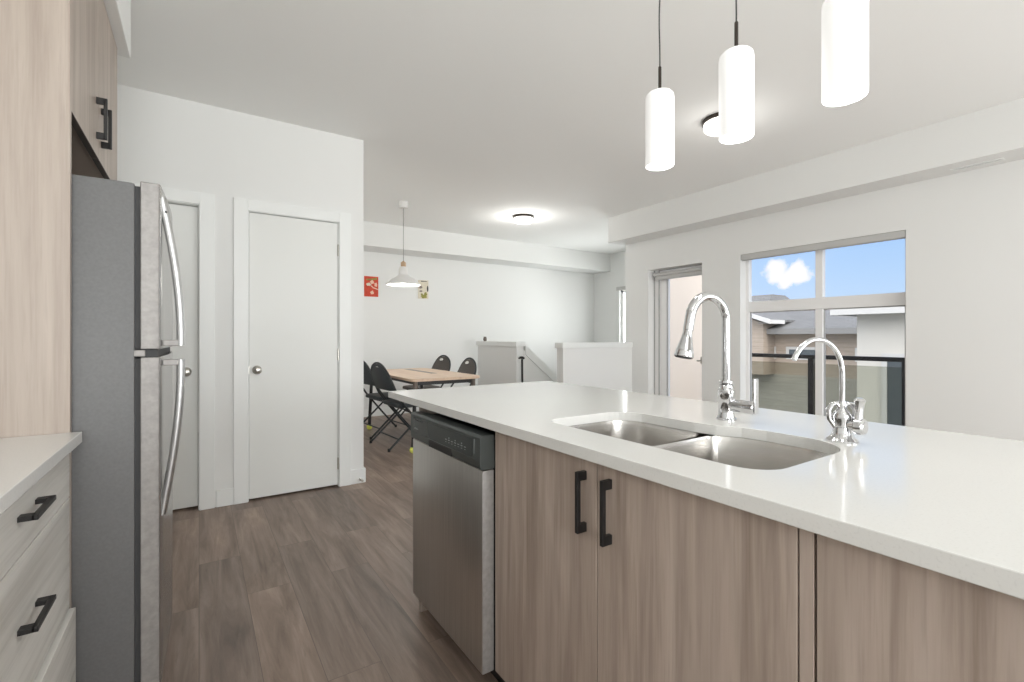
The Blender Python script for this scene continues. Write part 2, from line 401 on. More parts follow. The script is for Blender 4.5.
# unseen rear wall (behind the camera), with two window openings added for fill light
b = new(); y0, y1 = YB-.12, YB
KX0, KX1, KZ0, KZ1, VX0, VX1 = -.65, .95, .9, 2.3, 2.0, 4.4
box(b, XL-.12, KX0, y0, y1, 0, CEIL); box(b, KX0, KX1, y0, y1, 0, KZ0); box(b, KX0, KX1, y0, y1, KZ1, CEIL); box(b, KX1, VX0, y0, y1, 0, CEIL)
box(b, VX0, VX1, y0, y1, 0, .15); box(b, VX0, VX1, y0, y1, 2.35, CEIL); box(b, VX1, XR+.15, y0, y1, 0, CEIL)
struct('wall_rear', b, 'wall')
def added_rear_window(n, a0, a1, c0, c1, mull):
    w = sempty(n, ((a0+a1)/2, YB-.06, c0)); b = new()
    for x in (a0, a1-.05): box(b, x, x+.05, YB-.05, YB, c0, c1)
    for x in mull: box(b, x-.03, x+.03, YB-.05, YB, c0+.05, c1-.05)
    box(b, a0+.05, a1-.05, YB-.05, YB, c0, c0+.05); box(b, a0+.05, a1-.05, YB-.05, YB, c1-.05, c1)
    obj('window_frame', b, 'vinyl', w)
added_rear_window('added_window_4', KX0, KX1, KZ0, KZ1, (.15,)); added_rear_window('added_window_5', VX0, VX1, .15, 2.35, (3.2,))  # unseen window frames, added together with the fill lights behind them
# dining end wall and its bulkhead
b = new(); box(b, XL-.12, XF+.15, YD, YD+.12, -1.5, CEIL); struct('wall_dining', b, 'wall')
b = new(); box(b, XL, XF, 6.45, YD, SOF, CEIL); struct('trim_1', b, 'wall')
b = new(); box(b, 1.1, 3.63, YD-.014, YD, 0, .115); struct('baseboard_dining', b, 'trim', bevel=.003)
# bulkhead along the window wall, and over the kitchen cabinets
b = new(); box(b, 4.52, XR, YB, 4.50, SOF, CEIL); struct('trim_2', b, 'wall', bevel=.004)
b = new(); box(b, XL, -.255, YB, 2.71, SOF, CEIL); struct('trim_3', b, 'wall', bevel=.004)
# window wall: window y 1.425-2.84 z .30-2.045; glazed door y 3.30-4.06 z 0-2.03
WY0, WY1, WZ0, WZ1 = 1.427, 2.845, .30, 2.045
DY0, DY1, DZ1 = 3.305, 4.085, 2.025
b = new(); x0, x1 = XR, XR+.20
box(b, x0, x1, YB, WY0, 0, CEIL); box(b, x0, x1, WY1, DY0, 0, CEIL); box(b, x0, x1, DY1, 4.47, -1.5, CEIL)
box(b, x0, x1, WY0, WY1, 0, WZ0); box(b, x0, x1, WY0, WY1, WZ1, CEIL); box(b, x0, x1, DY0, DY1, DZ1, CEIL)
struct('wall_window', b, 'wall', bevel=0)
b = new(); box(b, XR-.014, XR, YB, DY0-.0, 0, .115); box(b, XR-.014, XR, DY1, 4.35, 0, .115); struct('baseboard_window', b, 'trim')
# stair block beyond the window wall
b = new(); box(b, XR+.20, XF+.15, 4.38, 4.47, -1.5, CEIL); struct('wall_stair_near', b, 'wall')
SY0, SY1, SZ0, SZ1 = 5.25, 6.22, 1.0, 2.05
b = new(); x0, x1 = XF, XF+.15
box(b, x0, x1, 4.47, SY0, -1.5, CEIL); box(b, x0, x1, SY1, YD, -1.5, CEIL); box(b, x0, x1, SY0, SY1, -1.5, SZ0); box(b, x0, x1, SY0, SY1, SZ1, CEIL)
struct('wall_stair_right', b, 'wall')
w = sempty('window_3', (XF+.06, 5.73, SZ0))
b = new()
for (a0, a1, c0, c1) in ((SY0, SY0+.05, SZ0, SZ1), (SY1-.05, SY1, SZ0, SZ1), (SY0, SY1, SZ0, SZ0+.05), (SY0, SY1, SZ1-.05, SZ1), (5.71, 5.76, SZ0, SZ1)): box(b, XF+.05, XF+.11, a0, a1, c0, c1)
obj('window_frame', b, 'vinyl', w)
b = new(); box(b, XF+.075, XF+.081, SY0+.05, SY1-.05, SZ0+.05, SZ1-.05); obj('glass_pane', b, 'glass', w)
b = new(); box(b, 3.63, XF, 4.47, YD, -1.55, -1.45); struct('floor_landing', b, 'stairc')
b = new(); box(b, 3.66, 3.74, 4.47, YD, -1.45, -.12); struct('wall_stair_void', b, 'wall')
b = new()
pts = [(3.74, -1.45), (3.74, 0)]
x, z = 3.74, 0
for k in range(7):
    z -= .18; pts.append((x, z)); x += .255; pts.append((x, z))
pts.append((x, -1.45))
pts = [p for i, p in enumerate(pts) if i == 0 or p != pts[i-1]]
prism(b, pts[1:] + [pts[0]], 'y', 4.475, 5.32); o = struct('floor_stairs', b, 'stairc')
# half walls around the stair, each with its cap
b = new(); box(b, 3.627, XR, 4.356, 4.47, 0, 1.03); struct('wall_stair_front', b, 'wall')
b = new(); box(b, 3.605, XR-.002, 4.336, 4.488, 1.03, 1.095); struct('trim_4', b, 'trim', bevel=.003)
b = new(); box(b, 3.627, 3.742, 5.345, 6.42, 0, 1.035); struct('wall_stair_side', b, 'wall')
b = new(); box(b, 3.607, 3.762, 5.327, 6.44, 1.035, 1.10); struct('trim_5', b, 'trim', bevel=.003)
b = new(); prism(b, [(3.745, -1.45), (3.745, .985), (6.3, -1.07), (6.3, -1.45)], 'y', 5.345, 5.455); struct('wall_stair_slope', b, 'wall')
b = new(); prism(b, [(3.764, .925), (3.764, 1.06), (6.3, -.98), (6.3, -1.115)], 'y', 5.327, 5.473); struct('trim_6', b, 'trim')
b = new(); box(b, 3.613, 3.627, 5.345, 6.42, 0, .115); struct('baseboard_stair', b, 'trim')

# pantry wall with two doors
PY = 3.81
b = new(); y0, y1 = PY, PY+.115
LX0, LX1 = -.63, .006; RX0, RX1 = .283, .914; DH = 2.062
box(b, XL, LX0, y0, y1, 0, CEIL); box(b, LX1, RX0, y0, y1, 0, CEIL); box(b, RX1, 1.10, y0, y1, 0, CEIL)
box(b, LX0, LX1, y0, y1, DH, CEIL); box(b, RX0, RX1, y0, y1, DH, CEIL)
struct('wall_pantry', b, 'wall')
b = new(); box(b, .99, 1.10, y1, YD, 0, CEIL); struct('wall_pantry_side', b, 'wall')
b = new(); box(b, .098, .2, PY-.014, PY, 0, .115); box(b, .99, 1.114, PY-.014, PY, 0, .115); box(b, 1.10, 1.114, PY, YD, 0, .115); box(b, XL, -.72, PY-.014, PY, 0, .115)
struct('baseboard_pantry', b, 'trim', bevel=.003)
def casing(n, x0, x1):
    b = new(); w = .083
    box(b, x0-w, x0+.004, PY-.019, PY, 0, DH+.075); box(b, x1-.004, x1+w, PY-.019, PY, 0, DH+.075); box(b, x0+.004, x1-.004, PY-.019, PY, DH-.004, DH+.075)
    # jamb lining and stop
    box(b, x0, x0+.01, PY-.005, PY+.115, 0, DH); box(b, x1-.01, x1, PY-.005, PY+.115, 0, DH); box(b, x0+.01, x1-.01, PY-.005, PY+.115, DH-.008, DH)
    struct(n, b, 'trim', bevel=.002)
casing('trim_7', RX0, RX1); casing('trim_8', LX0, LX1)
def knob(parent, x, y, z):
    b = new(); lathe(b, [(.031, 0), (.031, .006), (.027, .010), (.012, .014), (.011, .030), (.018, .036), (.0255, .045), (.027, .055), (.023, .064), (.012, .069)], (0, 0, 0), 24, 'y')
    for v in b.verts: v.co.y = -v.co.y
    bmesh.ops.translate(b, verts=b.verts[:], vec=(x, y, z)); return obj('knob', b, 'nickel', parent, True)
d1 = sempty('door_1', (.6, PY, 0))
b = new(); rbox(b, .2955, .9015, PY+.004, PY+.039, .014, 2.050, .002); obj('door_slab', b, 'door', d1)
knob(d1, .345, PY+.004, .93)
b = new(); box(b, .2925, .2965, PY-.001, PY+.02, .90, .96); obj('latch_plate', b, 'nickel', d1)
for z in (1.84, 1.03, .18):
    b = new(); lathe(b, [(.006, -.045), (.006, .045)], (.9035, PY-.002, z), 10); box(b, .898, .909, PY-.001, PY+.006, z-.044, z+.044); obj('hinge', b, 'nickel', d1)
d2 = sempty('door_2', (-.3, PY, 0))
b = new(); rbox(b, -.62, -.006, PY+.05, PY+.085, .014, 2.050, .002); obj('door_slab', b, 'door', d2)
knob(d2, -.072, PY+.05, .93)
b = new(); lathe(b, [(.013, 0), (.013, .004), (.006, .006), (.006, .045), (.010, .047), (.010, .056)], (0, 0, 0), 14, 'y')
for v in b.verts: v.co.y = -v.co.y
bmesh.ops.translate(b, verts=b.verts[:], vec=(1.072, PY-.014, .032)); tag(obj('door_stop', b, 'nickel', None, True), 'tiny metal door stop on the baseboard at the white wall corner', 'door stop')

# ------------------------------------------------------------------ window and glazed door
w1 = sempty('window_1', (XR+.07, 2.13, WZ0))
b = new(); fx0, fx1 = XR+.105, XR+.165
def frame_rect(b, y0, y1, z0, z1, t, x0, x1):
    box(b, x0, x1, y0, y0+t, z0, z1); box(b, x0, x1, y1-t, y1, z0, z1); box(b, x0, x1, y0+t, y1-t, z0, z0+t); box(b, x0, x1, y0+t, y1-t, z1-t, z1)
frame_rect(b, WY0, WY1, WZ0, WZ1, .036, fx0, fx1)
box(b, fx0, fx1, WY0+.036, WY1-.034, 1.432, 1.542); box(b, fx0, fx1, 2.090, 2.155, WZ0+.04, 1.432); box(b, fx0, fx1, 2.090, 2.155, 1.542, WZ1-.04)
obj('window_frame', b, 'vinyl', w1, bevel=.003)
b = new()
for (a0, a1, c0, c1) in ((WY0+.036, 2.090, WZ0+.042, 1.432), (2.155, WY1-.034, WZ0+.042, 1.432)):
    frame_rect(b, a0, a1, c0, c1, .009, fx0+.02, fx0+.04)
obj('glazing_bead', b, 'gframe', w1)
for (a0, a1, c0, c1) in ((WY0+.036, 2.090, WZ0+.042, 1.432), (2.155, WY1-.034, WZ0+.042, 1.432), (WY0+.036, 2.090, 1.542, WZ1-.042), (2.155, WY1-.034, 1.542, WZ1-.042)):
    b = new(); box(b, fx0+.028, fx0+.034, a0, a1, c0, c1); obj('glass_pane', b, 'glass', w1)
b = new(); box(b, XR-.03, XR+.105, WY0+.0, WY1-.0, WZ0-.025, WZ0); obj('window_sill', b, 'trim', w1)
bl = thing('roller_blind', 'grey roller blind rolled up in its slim cassette above the large window', 'blind', (XR+.03, 2.13, WZ1))
b = new(); rbox(b, XR+.004, XR+.048, WY0+.004, WY1-.004, WZ1-.062, WZ1-.001, .004); obj('cassette', b, 'blind', bl)
b = new(); box(b, XR+.022, XR+.027, WY0+.01, WY1-.01, WZ1-.068, WZ1-.062); obj('bottom_bar', b, 'gframe', bl)

DO = XR+.075
d3 = sempty('door_3', (DO+.07, 3.68, 0))
b = new(); box(b, DO+.045, DO+.12, DY0, DY0+.035, 0, DZ1); box(b, DO+.045, DO+.12, DY1-.085, DY1, 0, DZ1); box(b, DO+.045, DO+.12, DY0+.035, DY1-.085, DZ1-.035, DZ1); box(b, DO+.045, DO+.12, DY0+.035, DY1-.085, 0, .03)
obj('door_frame', b, 'vinyl', d3, bevel=.002)
b = new(); box(b, DO+.040, DO+.045, DY1-.088, DY1-.072, 0, DZ1-.0); box(b, DO+.040, DO+.046, DY0, DY1-.088, DZ1-.012, DZ1); box(b, DO+.036, DO+.045, DY1-.014, DY1, 0, DZ1)
obj('weather_strip', b, 'gframe', d3)
b = new(); sx0, sx1 = DO+.055, DO+.105
box(b, sx0, sx1, DY0+.036, DY0+.06, .03, DZ1-.036); box(b, sx0, sx1, DY1-.20, DY1-.087, .03, DZ1-.036); box(b, sx0, sx1, DY0+.06, DY1-.20, DZ1-.09, DZ1-.036); box(b, sx0, sx1, DY0+.06, DY1-.20, .03, .2)
obj('door_sash', b, 'vinyl', d3, bevel=.002)
b = new(); box(b, sx0-.004, sx0, DY1-.207, DY1-.19, .03, DZ1-.09); obj('sash_gasket', b, 'gframe', d3)
b = new(); box(b, sx0+.02, sx0+.026, DY0+.06, DY1-.2, .2, DZ1-.09); obj('glass_pane', b, 'glass', d3)
b = new(); box(b, DO+.034, DO+.055, DY0+.075, DY0+.095, .85, .93); tube(b, [(DO+.034, DY0+.085, .885), (DO+.006, DY0+.085, .885), (DO+.006, DY0+.085, .885)], .009, 10); tube(b, [(DO+.006, DY0+.085, .885), (DO+.006, DY0+.12, .885)], .009, 10)
obj('handle', b, 'nickel', d3, True)
BO = XR+.05
bl = thing('roller_blind', 'grey roller blind rolled up at the top of the narrow glazed door', 'blind', (BO+.03, 3.68, DZ1-.03))
b = new(); lathe(b, [(.024, DY0+.02), (.024, DY1-.06)], (BO+.012, 0, DZ1-.065), 18, 'y'); box(b, BO+.01, BO+.014, DY0+.03, DY1-.07, DZ1-.125, DZ1-.065)
obj('roll', b, 'blind', bl, True)
b = new(); box(b, BO+.004, BO+.02, DY0+.028, DY1-.068, DZ1-.137, DZ1-.122); obj('bottom_bar', b, 'gframe', bl)
for y in (DY0+.012, DY1-.052):
    b = new(); rbox(b, BO-.012, BO+.038, y-.006, y+.006, DZ1-.092, DZ1-.036, .002); obj('bracket', b, 'gframe', bl)
bl = thing('blind_rail', 'small grey blind rail over the tall bright window by the stair', 'blind', (XF-.03, 5.73, SZ1))
b = new(); rbox(b, XF-.05, XF-.002, SY0-.03, SY1+.03, SZ1-.02, SZ1+.05, .004); obj('headrail', b, 'blind', bl)

# supply grille on the underside of the bulkhead
vt = thing('ceiling_vent', 'slim white air grille under the bulkhead right of the window', 'vent', (4.69, .98, SOF))
b = new(); frame_rect_z = [(4.655, 4.725, .84, .848), (4.655, 4.725, 1.112, 1.12), (4.655, 4.662, .848, 1.112), (4.718, 4.725, .848, 1.112)]
for (a, c, e, f) in frame_rect_z: box(b, a, c, e, f, SOF-.006, SOF)
obj('grille_frame', b, 'trim', vt)
b = new(); box(b, 4.662, 4.718, .848, 1.112, SOF-.001, SOF-.0002); obj('grille_backing', b, 'gframe', vt)
b = new()
for k in range(22): box(b, 4.662, 4.718, .851+k*.012, .857+k*.012, SOF-.005, SOF-.001)
obj('louver', b, 'trim', vt)

# ------------------------------------------------------------------ kitchen, left side
def bar_handle(parent, p, axis, length, out, name='handle'):
    """square black bar pull centred on p (on the door face); axis it runs along; out = stand-off sign along x."""
    b = new(); t = .0052; so = .030
    x, y, z = p; xo = x+out*so
    lo, hi = min(xo-out*2*t, xo), max(xo-out*2*t, xo)
    h = length/2
    if axis == 'z':
        rbox(b, lo, hi, y-t, y+t, z-h, z+h, .001)
        for s in (-1, 1): rbox(b, min(x, xo-out*t), max(x, xo-out*t), y-t, y+t, z+s*(h-.011)-.011, z+s*(h-.011)+.011, .001)
    else:
        rbox(b, lo, hi, y-h, y+h, z-t, z+t, .001)
        for s in (-1, 1): rbox(b, min(x, xo-out*t), max(x, xo-out*t), y+s*(h-.011)-.011, y+s*(h-.011)+.011, z-t, z+t, .001)
    return obj(name, b, 'black', parent)

FX = -.2945   # front plane of the left cabinets
dc = thing('drawer_cabinet', 'grey wood-grain drawer base cabinet left of the refrigerator', 'cabinet', (-.6, 1.36, 0))
b = new(); box(b, XL+.002, FX-.02, .985, 1.742, .10, .872); obj('cabinet_body', b, 'carcass', dc)
b = new(); box(b, XL+.002, FX-.07, .985, 1.742, 0, .10); obj('toe_kick', b, 'carcass', dc)
for (z0, z1, pull, hz) in ((.731, .868, 0, .809), (.428, .727, 0, .588), (.103, .422, .012, .29)):
    b = new(); rbox(b, FX-.019+pull, FX+pull, .989, 1.739 + (.006 if pull else 0), z0, z1, .0012)
    dr = obj('drawer', b, 'grey_h', dc)
    bar_handle(dr, (FX+pull, 1.364, hz), 'y', .142, 1)
wt = thing('left_worktop', 'white quartz worktop over the drawer cabinet beside the refrigerator', 'countertop', (-.6, 1.0, .874))
b = new(); rbox(b, XL+.002, -.269, -.2, 1.7425, .874, .904, .0018); obj('slab', b, 'quartz', wt)
b2 = thing('base_cabinet', 'grey wood-grain base cabinet nearest the camera along the left wall', 'cabinet', (-.6, .4, 0))
b = new(); box(b, XL+.002, FX-.02, -.198, .983, 0.1, .872); obj('cabinet_body', b, 'carcass', b2)
b = new(); box(b, XL+.002, FX-.07, -.198, .983, 0, .1); obj('toe_kick', b, 'carcass', b2)
for (a0, a1, hy) in ((-.195, .391, .34), (.395, .981, .446)):
    b = new(); rbox(b, FX-.019, FX, a0, a1, .103, .868, .0012); dr = obj('door', b, 'grey_h', b2); bar_handle(dr, (FX, hy, .74), 'z', .142, 1)

fc = thing('fridge_surround_cabinet', 'tall pale wood-grain side panel and cupboard built over the refrigerator', 'cabinet', (-.6, 2.2, 0))
b = new(); rbox(b, XL+.002, FX, 1.745, 1.764, 0, SOF-.001, .001); obj('side_panel', b, 'pale', fc)
b = new(); rbox(b, XL+.002, FX, 2.622, 2.64, 0, SOF-.001, .001); obj('side_panel', b, 'pale', fc)
b = new(); box(b, XL+.002, FX-.022, 1.764, 2.622, 1.80, SOF-.001); obj('cabinet_body', b, 'edge', fc)
for (a0, a1, hy) in ((1.766, 2.187, 2.14), (2.191, 2.62, 2.238)):
    b = new(); rbox(b, FX-.019, FX, a0, a1, 1.792, SOF-.003, .0012); dr = obj('door', b, 'pale', fc)
    b = new(); box(b, FX-.0185, FX-.0005, a0+.001, a1-.001, 1.7905, 1.7925); obj('door_edge', b, 'carcass', dr)
    bar_handle(dr, (FX, hy, 1.919), 'z', .142, 1)

# refrigerator
fr = thing('refrigerator', 'stainless top-freezer refrigerator with grey textured sides and curved handles', 'refrigerator', (-.5, 2.16, 0))
FY0, FY1 = 1.79, 2.55
b = new(); rbox(b, -.88, -.160, FY0, FY1, .03, 1.625, .006); obj('cabinet_body', b, 'fside', fr, True)
b = new(); box(b, -.160, -.147, FY0+.012, FY1-.012, .10, 1.10); box(b, -.160, -.147, FY0+.012, FY1-.012, 1.13, 1.618); obj('door_gasket', b, 'gasket', fr)
def fdoor(z0, z1):
    b = new(); x0, x1 = -.147, -.098
    prof = [(x0, FY0+.003), (x0, FY1-.003)]
    n = 8
    prof = [(x0, FY0), (x1-.008, FY0), (x1-.003, FY0+.002), (x1, FY0+.007)]
    for i in range(1, n): prof.append((x1+.012*math.sin(PI*i/n), FY0+.007+(FY1-FY0-.014)*i/n))
    prof += [(x1, FY1-.007), (x1-.003, FY1-.002), (x1-.008, FY1), (x0, FY1)]
    prism(b, prof, 'z', z0, z1); return b
fd1 = obj('freezer_door', fdoor(1.128, 1.632), 'fsteel', fr, True, .003)
fd2 = obj('fridge_door', fdoor(.10, 1.104), 'fsteel', fr, True, .003)
for o in (fd1, fd2):
    o.data.materials.append(M['fedge'])
    for p in o.data.polygons:
        if abs(p.normal.y) > .7: p.material_index = 1
b = new(); box(b, -.160, -.105, FY0+.01, FY1-.01, 1.1045, 1.1275); obj('divider_strip', b, 'gasket', fr)
b = new(); rbox(b, -.19, -.135, FY0+.002, FY0+.03, 1.106, 1.126, .003); obj('hinge', b, 'fedge', fr)
b = new(); rbox(b, -.20, -.12, FY1-.10, FY1-.01, 1.6255, 1.645, .004); obj('hinge_cover', b, 'fside', fr)
b = new(); box(b, -.85, -.17, FY0+.02, FY1-.02, 0, .03); box(b, -.16, -.15, FY0+.01, FY1-.01, .02, .095); obj('base_grille', b, 'gasket', fr)
def fhandle(z0, z1, flip):
    """bowed bar: narrow end fixed flat to the door, wide end standing off on a bracket near the split."""
    b = new(); n = 26; loops = []; hy = FY0+.045
    for i in range(n+1):
        t = i/n; z = z0+(z1-z0)*t; s = math.sin(t*PI*.56)/math.sin(PI*.56) if t < .9 else 1.0
        s = math.sin(min(1, t*1.05)*PI/2)
        xo = -.0965+.048*s
        w = .0135; d = .0115
        loops.append([(xo+d*math.cos(2*PI*k/12), hy+w*math.sin(2*PI*k/12), z) for k in range(12)])
    rings(b, loops); 
    return b
h1 = obj('handle', fhandle(1.60, 1.138, 0), 'silver', fd1, True)
h2 = obj('handle', fhandle(.61, 1.094, 1), 'silver', fd2, True)
b = new(); rbox(b, -.094, -.043, FY0+.034, FY0+.056, 1.137, 1.156, .002); obj('handle_bracket', b, 'fedge', h1)
b = new(); rbox(b, -.094, -.043, FY0+.034, FY0+.056, 1.076, 1.095, .002); obj('handle_bracket', b, 'fedge', h2)
b = new(); sphere(b, (-.0865, FY0+.0335, 1.555), .004, 10, 6); obj('screw_cap', b, 'gasket', h1)

# ------------------------------------------------------------------ island
CT, CB = .904, .874
IX0, IX1, IY0, IY1 = .759, 1.722, -.45, 2.222
DX = .785    # plane of the island door fronts
SX0, SX1, SY_0, SY_1, SDIV = .900, 1.315, .480, 1.175, .845
outer = [(IX0, IY0), (IX1, IY0), (IX1, IY1), (IX0, IY1)]
def cut_outline(e=0.0):
    """two-bowl sink opening: straight front, deeper bowl on the near side."""
    xs, xl = SX1+e, SX1-.055+e; f = SX0-e; lo, hi = SY_0-e, SY_1+e; out = []
    def ar(cx, cy, r, a0, a1, n=8):
        for i in range(n+1):
            a = a0+(a1-a0)*i/n; out.append((cx+r*math.cos(a), cy+r*math.sin(a)))
    r = .085
    ar(xs-.12, lo+.12, .12, -PI/2, 0)
    out.append((xs, .70)); out.append((xs-.012, .765)); out.append((xl+.012, .825)); out.append((xl, .89))
    ar(xl-.10, hi-.10, .10, 0, PI/2)
    ar(f+.06, hi-.06, .06, PI/2, PI)
    ar(f+.075, lo+.075, .075, PI, 3*PI/2)
    return out
ct = thing('island_countertop', 'long white quartz island countertop with the sink cut into it', 'countertop', (1.24, .9, CB))
b = new()
inner = cut_outline()
def ring_edges(pts, z):
    vs = [b.verts.new((p[0], p[1], z)) for p in pts]
    return vs, [b.edges.new((vs[i], vs[(i+1) % len(vs)])) for i in range(len(vs))]
for z in (CT, CB):
    vo, eo = ring_edges(outer, z); vi, ei = ring_edges(inner, z)
    bmesh.ops.triangle_fill(b, use_beauty=True, use_dissolve=False, edges=eo+ei)
    if z == CT: top = (vo, vi)
    else: bot = (vo, vi)
for t_, b_ in zip(top, bot):
    n = len(t_)
    for i in range(n): b.faces.new((t_[i], t_[(i+1) % n], b_[(i+1) % n], b_[i]))
obj('slab', b, 'quartz', ct, bevel=.0018)

sk = thing('kitchen_sink', 'stainless double-bowl undermount sink in the white island countertop', 'sink', (1.12, .84, CB))
def bowl(pts, depth, name):
    """loft from rim down to a slightly dished floor with a drain hole"""
    b = new(); c = (sum(p[0] for p in pts)/len(pts), sum(p[1] for p in pts)/len(pts)); loops = []
    zt = CB-.001
    for (s, z) in ((1.0, zt), (.985, zt-.012), (.965, zt-depth*.72), (.945, zt-depth*.86), (.90, zt-depth*.955), (.82, zt-depth*.99), (.4, zt-depth), (.13, zt-depth-.003)):
        loops.append([(c[0]+(p[0]-c[0])*s, c[1]+(p[1]-c[1])*s, z) for p in pts])
    rings(b, loops, False, True)
    o = obj(name, b, 'sinksteel', sk, True)
    b = new(); zz = zt-depth-.002
    lathe(b, [(.045, 0), (.043, .004), (.036, .003), (.03, .001)], (c[0], c[1], zz), 24); obj('drain', b, 'chrome', o, True)
    return o
def split_out(side):
    pts = cut_outline(.004)
    g = .007
    if side == 'near':
        q = [p for p in pts if p[1] < SDIV-g-.001]
        q = [p for p in q]
        # close across the divider with rounded corners
        i = max(range(len(q)), key=lambda k: (q[k][1] if q[k][0] > 1.1 else -9))
        a = q[:i+1]; c_ = q[i+1:]
        xb = a[-1][0]
        bridge = [(xb-.03+.0*k, SDIV-g) for k in (0,)] + [(SX0+.06, SDIV-g), (SX0+.015, SDIV-g-.015), (SX0-.004, SDIV-g-.06)]
        bridge = [(xb-.006, SDIV-g-.012)]*0 + bridge
        return a + bridge + c_
    q = [p for p in pts if p[1] > SDIV+g+.001]
    i0 = 0
    bridge = [(SX0-.004, SDIV+g+.06), (SX0+.015, SDIV+g+.015), (SX0+.06, SDIV+g), (SX1-.10, SDIV+g), (SX1-.062, SDIV+g+.018)]
    return q + bridge
bowl(split_out('near'), .20, 'large_bowl')
bowl(split_out('far'), .18, 'small_bowl')
b = new(); prism(b, [(SDIV-.010, CB-.030), (SDIV-.007, CB-.013), (SDIV-.003, CB-.010), (SDIV+.003, CB-.010), (SDIV+.007, CB-.013), (SDIV+.010, CB-.030)], 'x', SX0+.002, SX1-.055); obj('divider', b, 'sinksteel', sk)

# sink cabinet
sc = thing('sink_cabinet', 'wood-grain two-door sink cabinet with black bar pulls under the island', 'cabinet', (1.1, .82, 0))
IB = 1.372   # rear of the cabinets; the countertop overhangs behind
b = new(); box(b, DX+.02, IB, .369, .387, .10, CB-.002); box(b, DX+.02, IB, 1.262, 1.28, .10, CB-.002); box(b, DX+.02, IB, .387, 1.262, .10, .118); box(b, IB-.012, IB, .387, 1.262, .118, CB-.25); box(b, DX+.021, DX+.03, .387, 1.262, .118, .85)
obj('cabinet_body', b, 'carcass', sc)
b = new(); box(b, DX+.07, DX+.085, .369, 1.28, 0, .10); obj('toe_kick', b, 'carcass', sc)
for (a0, a1, hy) in ((.3695, .8155, .7735), (.8195, 1.2785, .858)):
    b = new(); rbox(b, DX, DX+.019, a0, a1, .103, .868, .0012); d = obj('door', b, 'cab', sc)
    bar_handle(d, (DX, hy, .766), 'z', .148, -1)
b = new(); box(b, DX+.001, DX+.019, .8158, .8166, .105, .866); obj('door_edge', b, 'pale', sc)

dc2 = thing('island_cabinet', 'wood-grain island cabinet at the near end, right of the sink doors', 'cabinet', (1.1, -.05, 0))
b = new(); box(b, DX+.02, IB, -.42, .366, .10, CB-.002); obj('cabinet_body', b, 'carcass', dc2)
b = new(); box(b, DX+.07, DX+.085, -.42, .366, 0, .10); obj('toe_kick', b, 'carcass', dc2)
b = new(); rbox(b, DX, DX+.019, .3455, .3665, .103, .868, .001); obj('filler_strip', b, 'cab', dc2)
b = new(); rbox(b, DX, DX+.019, -.418, .3415, .103, .868, .0012); d = obj('door', b, 'cab', dc2)
bar_handle(d, (DX, -.37, .766), 'z', .148, -1)

# dishwasher
DWX = .743; DW0, DW1 = 1.287, 1.868
dw = thing('dishwasher', 'stainless dishwasher with black control panel at the island end', 'dishwasher', (1.0, 1.58, 0))
b = new(); box(b, DX+.004, 1.29, DW0+.004, DW1-.002, .09, .835); obj('tub', b, 'black', dw)
b = new(); rbox(b, DWX, DX+.002, DW0, DW1, .098, .742, .004); o = obj('door', b, 'steel', dw, True); o.data.materials.append(M['fedge'])
for p in o.data.polygons:
    if abs(p.normal.y) > .7: p.material_index = 1
b = new(); prism(b, [(DWX-.006, .748), (DWX-.010, .772), (DWX-.008, .846), (DWX-.002, .853), (DX+.002, .853), (DX+.002, .744), (DWX+.004, .744)], 'y', DW0-.001, DW1+.001)
cp = obj('control_panel', b, 'blackp', dw, bevel=.002)
b = new(); rbox(b, DWX-.0108, DWX-.0092, DW0+.045, DW1-.03, .777, .838, .0006); obj('glossy_inset', b, 'blackg', cp)
b = new(); box(b, DWX-.0095, DWX-.0085, DW0+.035, DW0+.0385, .777, .838); obj('inset_trim', b, 'mark', cp)
b = new(); rbox(b, DWX-.0125, DWX-.0104, DW1-.13, DW1-.055, .828, .8325, .0005); obj('vent_slot', b, 'black', cp)
b = new(); prism(b, [(DWX-.0115, .7475), (DWX-.0115, .772), (DWX-.004, .778), (DWX+.002, .7475)], 'y', DW0+.20, DW0+.39); obj('pocket_handle', b, 'black', cp)
b = new()
for k in range(5): box(b, DWX-.0113, DWX-.0106, DW1-.085+k*.0085, DW1-.0795+k*.0085, .7915, .7955 + (.003 if k % 2 else 0))
obj('brand_mark', b, 'mark', cp)
b = new()
for k in range(7):
    y = DW0+.09+k*.024
    box(b, DWX-.0113, DWX-.0106, y, y+.012, .800, .8025); box(b, DWX-.0113, DWX-.0106, y+.002, y+.010, .792, .7935)
    if k % 2: box(b, DWX-.0113, DWX-.0106, y+.003, y+.008, .807, .8115)
obj('button_print', b, 'mark', cp)
b = new(); box(b, DX+.05, DX+.06, DW0+.004, DW1-.002, .012, .09); obj('kick_plate', b, 'black', dw)
for y in (DW0+.04, DW1-.04):
    b = new(); lathe(b, [(.018, 0), (.018, .008), (.008, .01), (.008, .09)], (DX+.09, y, 0), 14); obj('leg', b, 'gasket', dw, True)

ep = thing('island_end_panel', 'wood-grain panel closing the island past the dishwasher', 'panel', (1.0, 1.9, 0))
b = new(); rbox(b, DX-.004, IB, 1.873, 1.892, 0, CB-.001, .001); obj('end_panel', b, 'pale', ep)
ep = thing('island_back_panel', 'wood-grain panel along the back of the island under the overhang', 'panel', (1.38, .7, 0))
b = new(); rbox(b, IB+.001, IB+.019, -.42, 1.872, 0, CB-.001, .001); obj('back_panel', b, 'cab', ep)

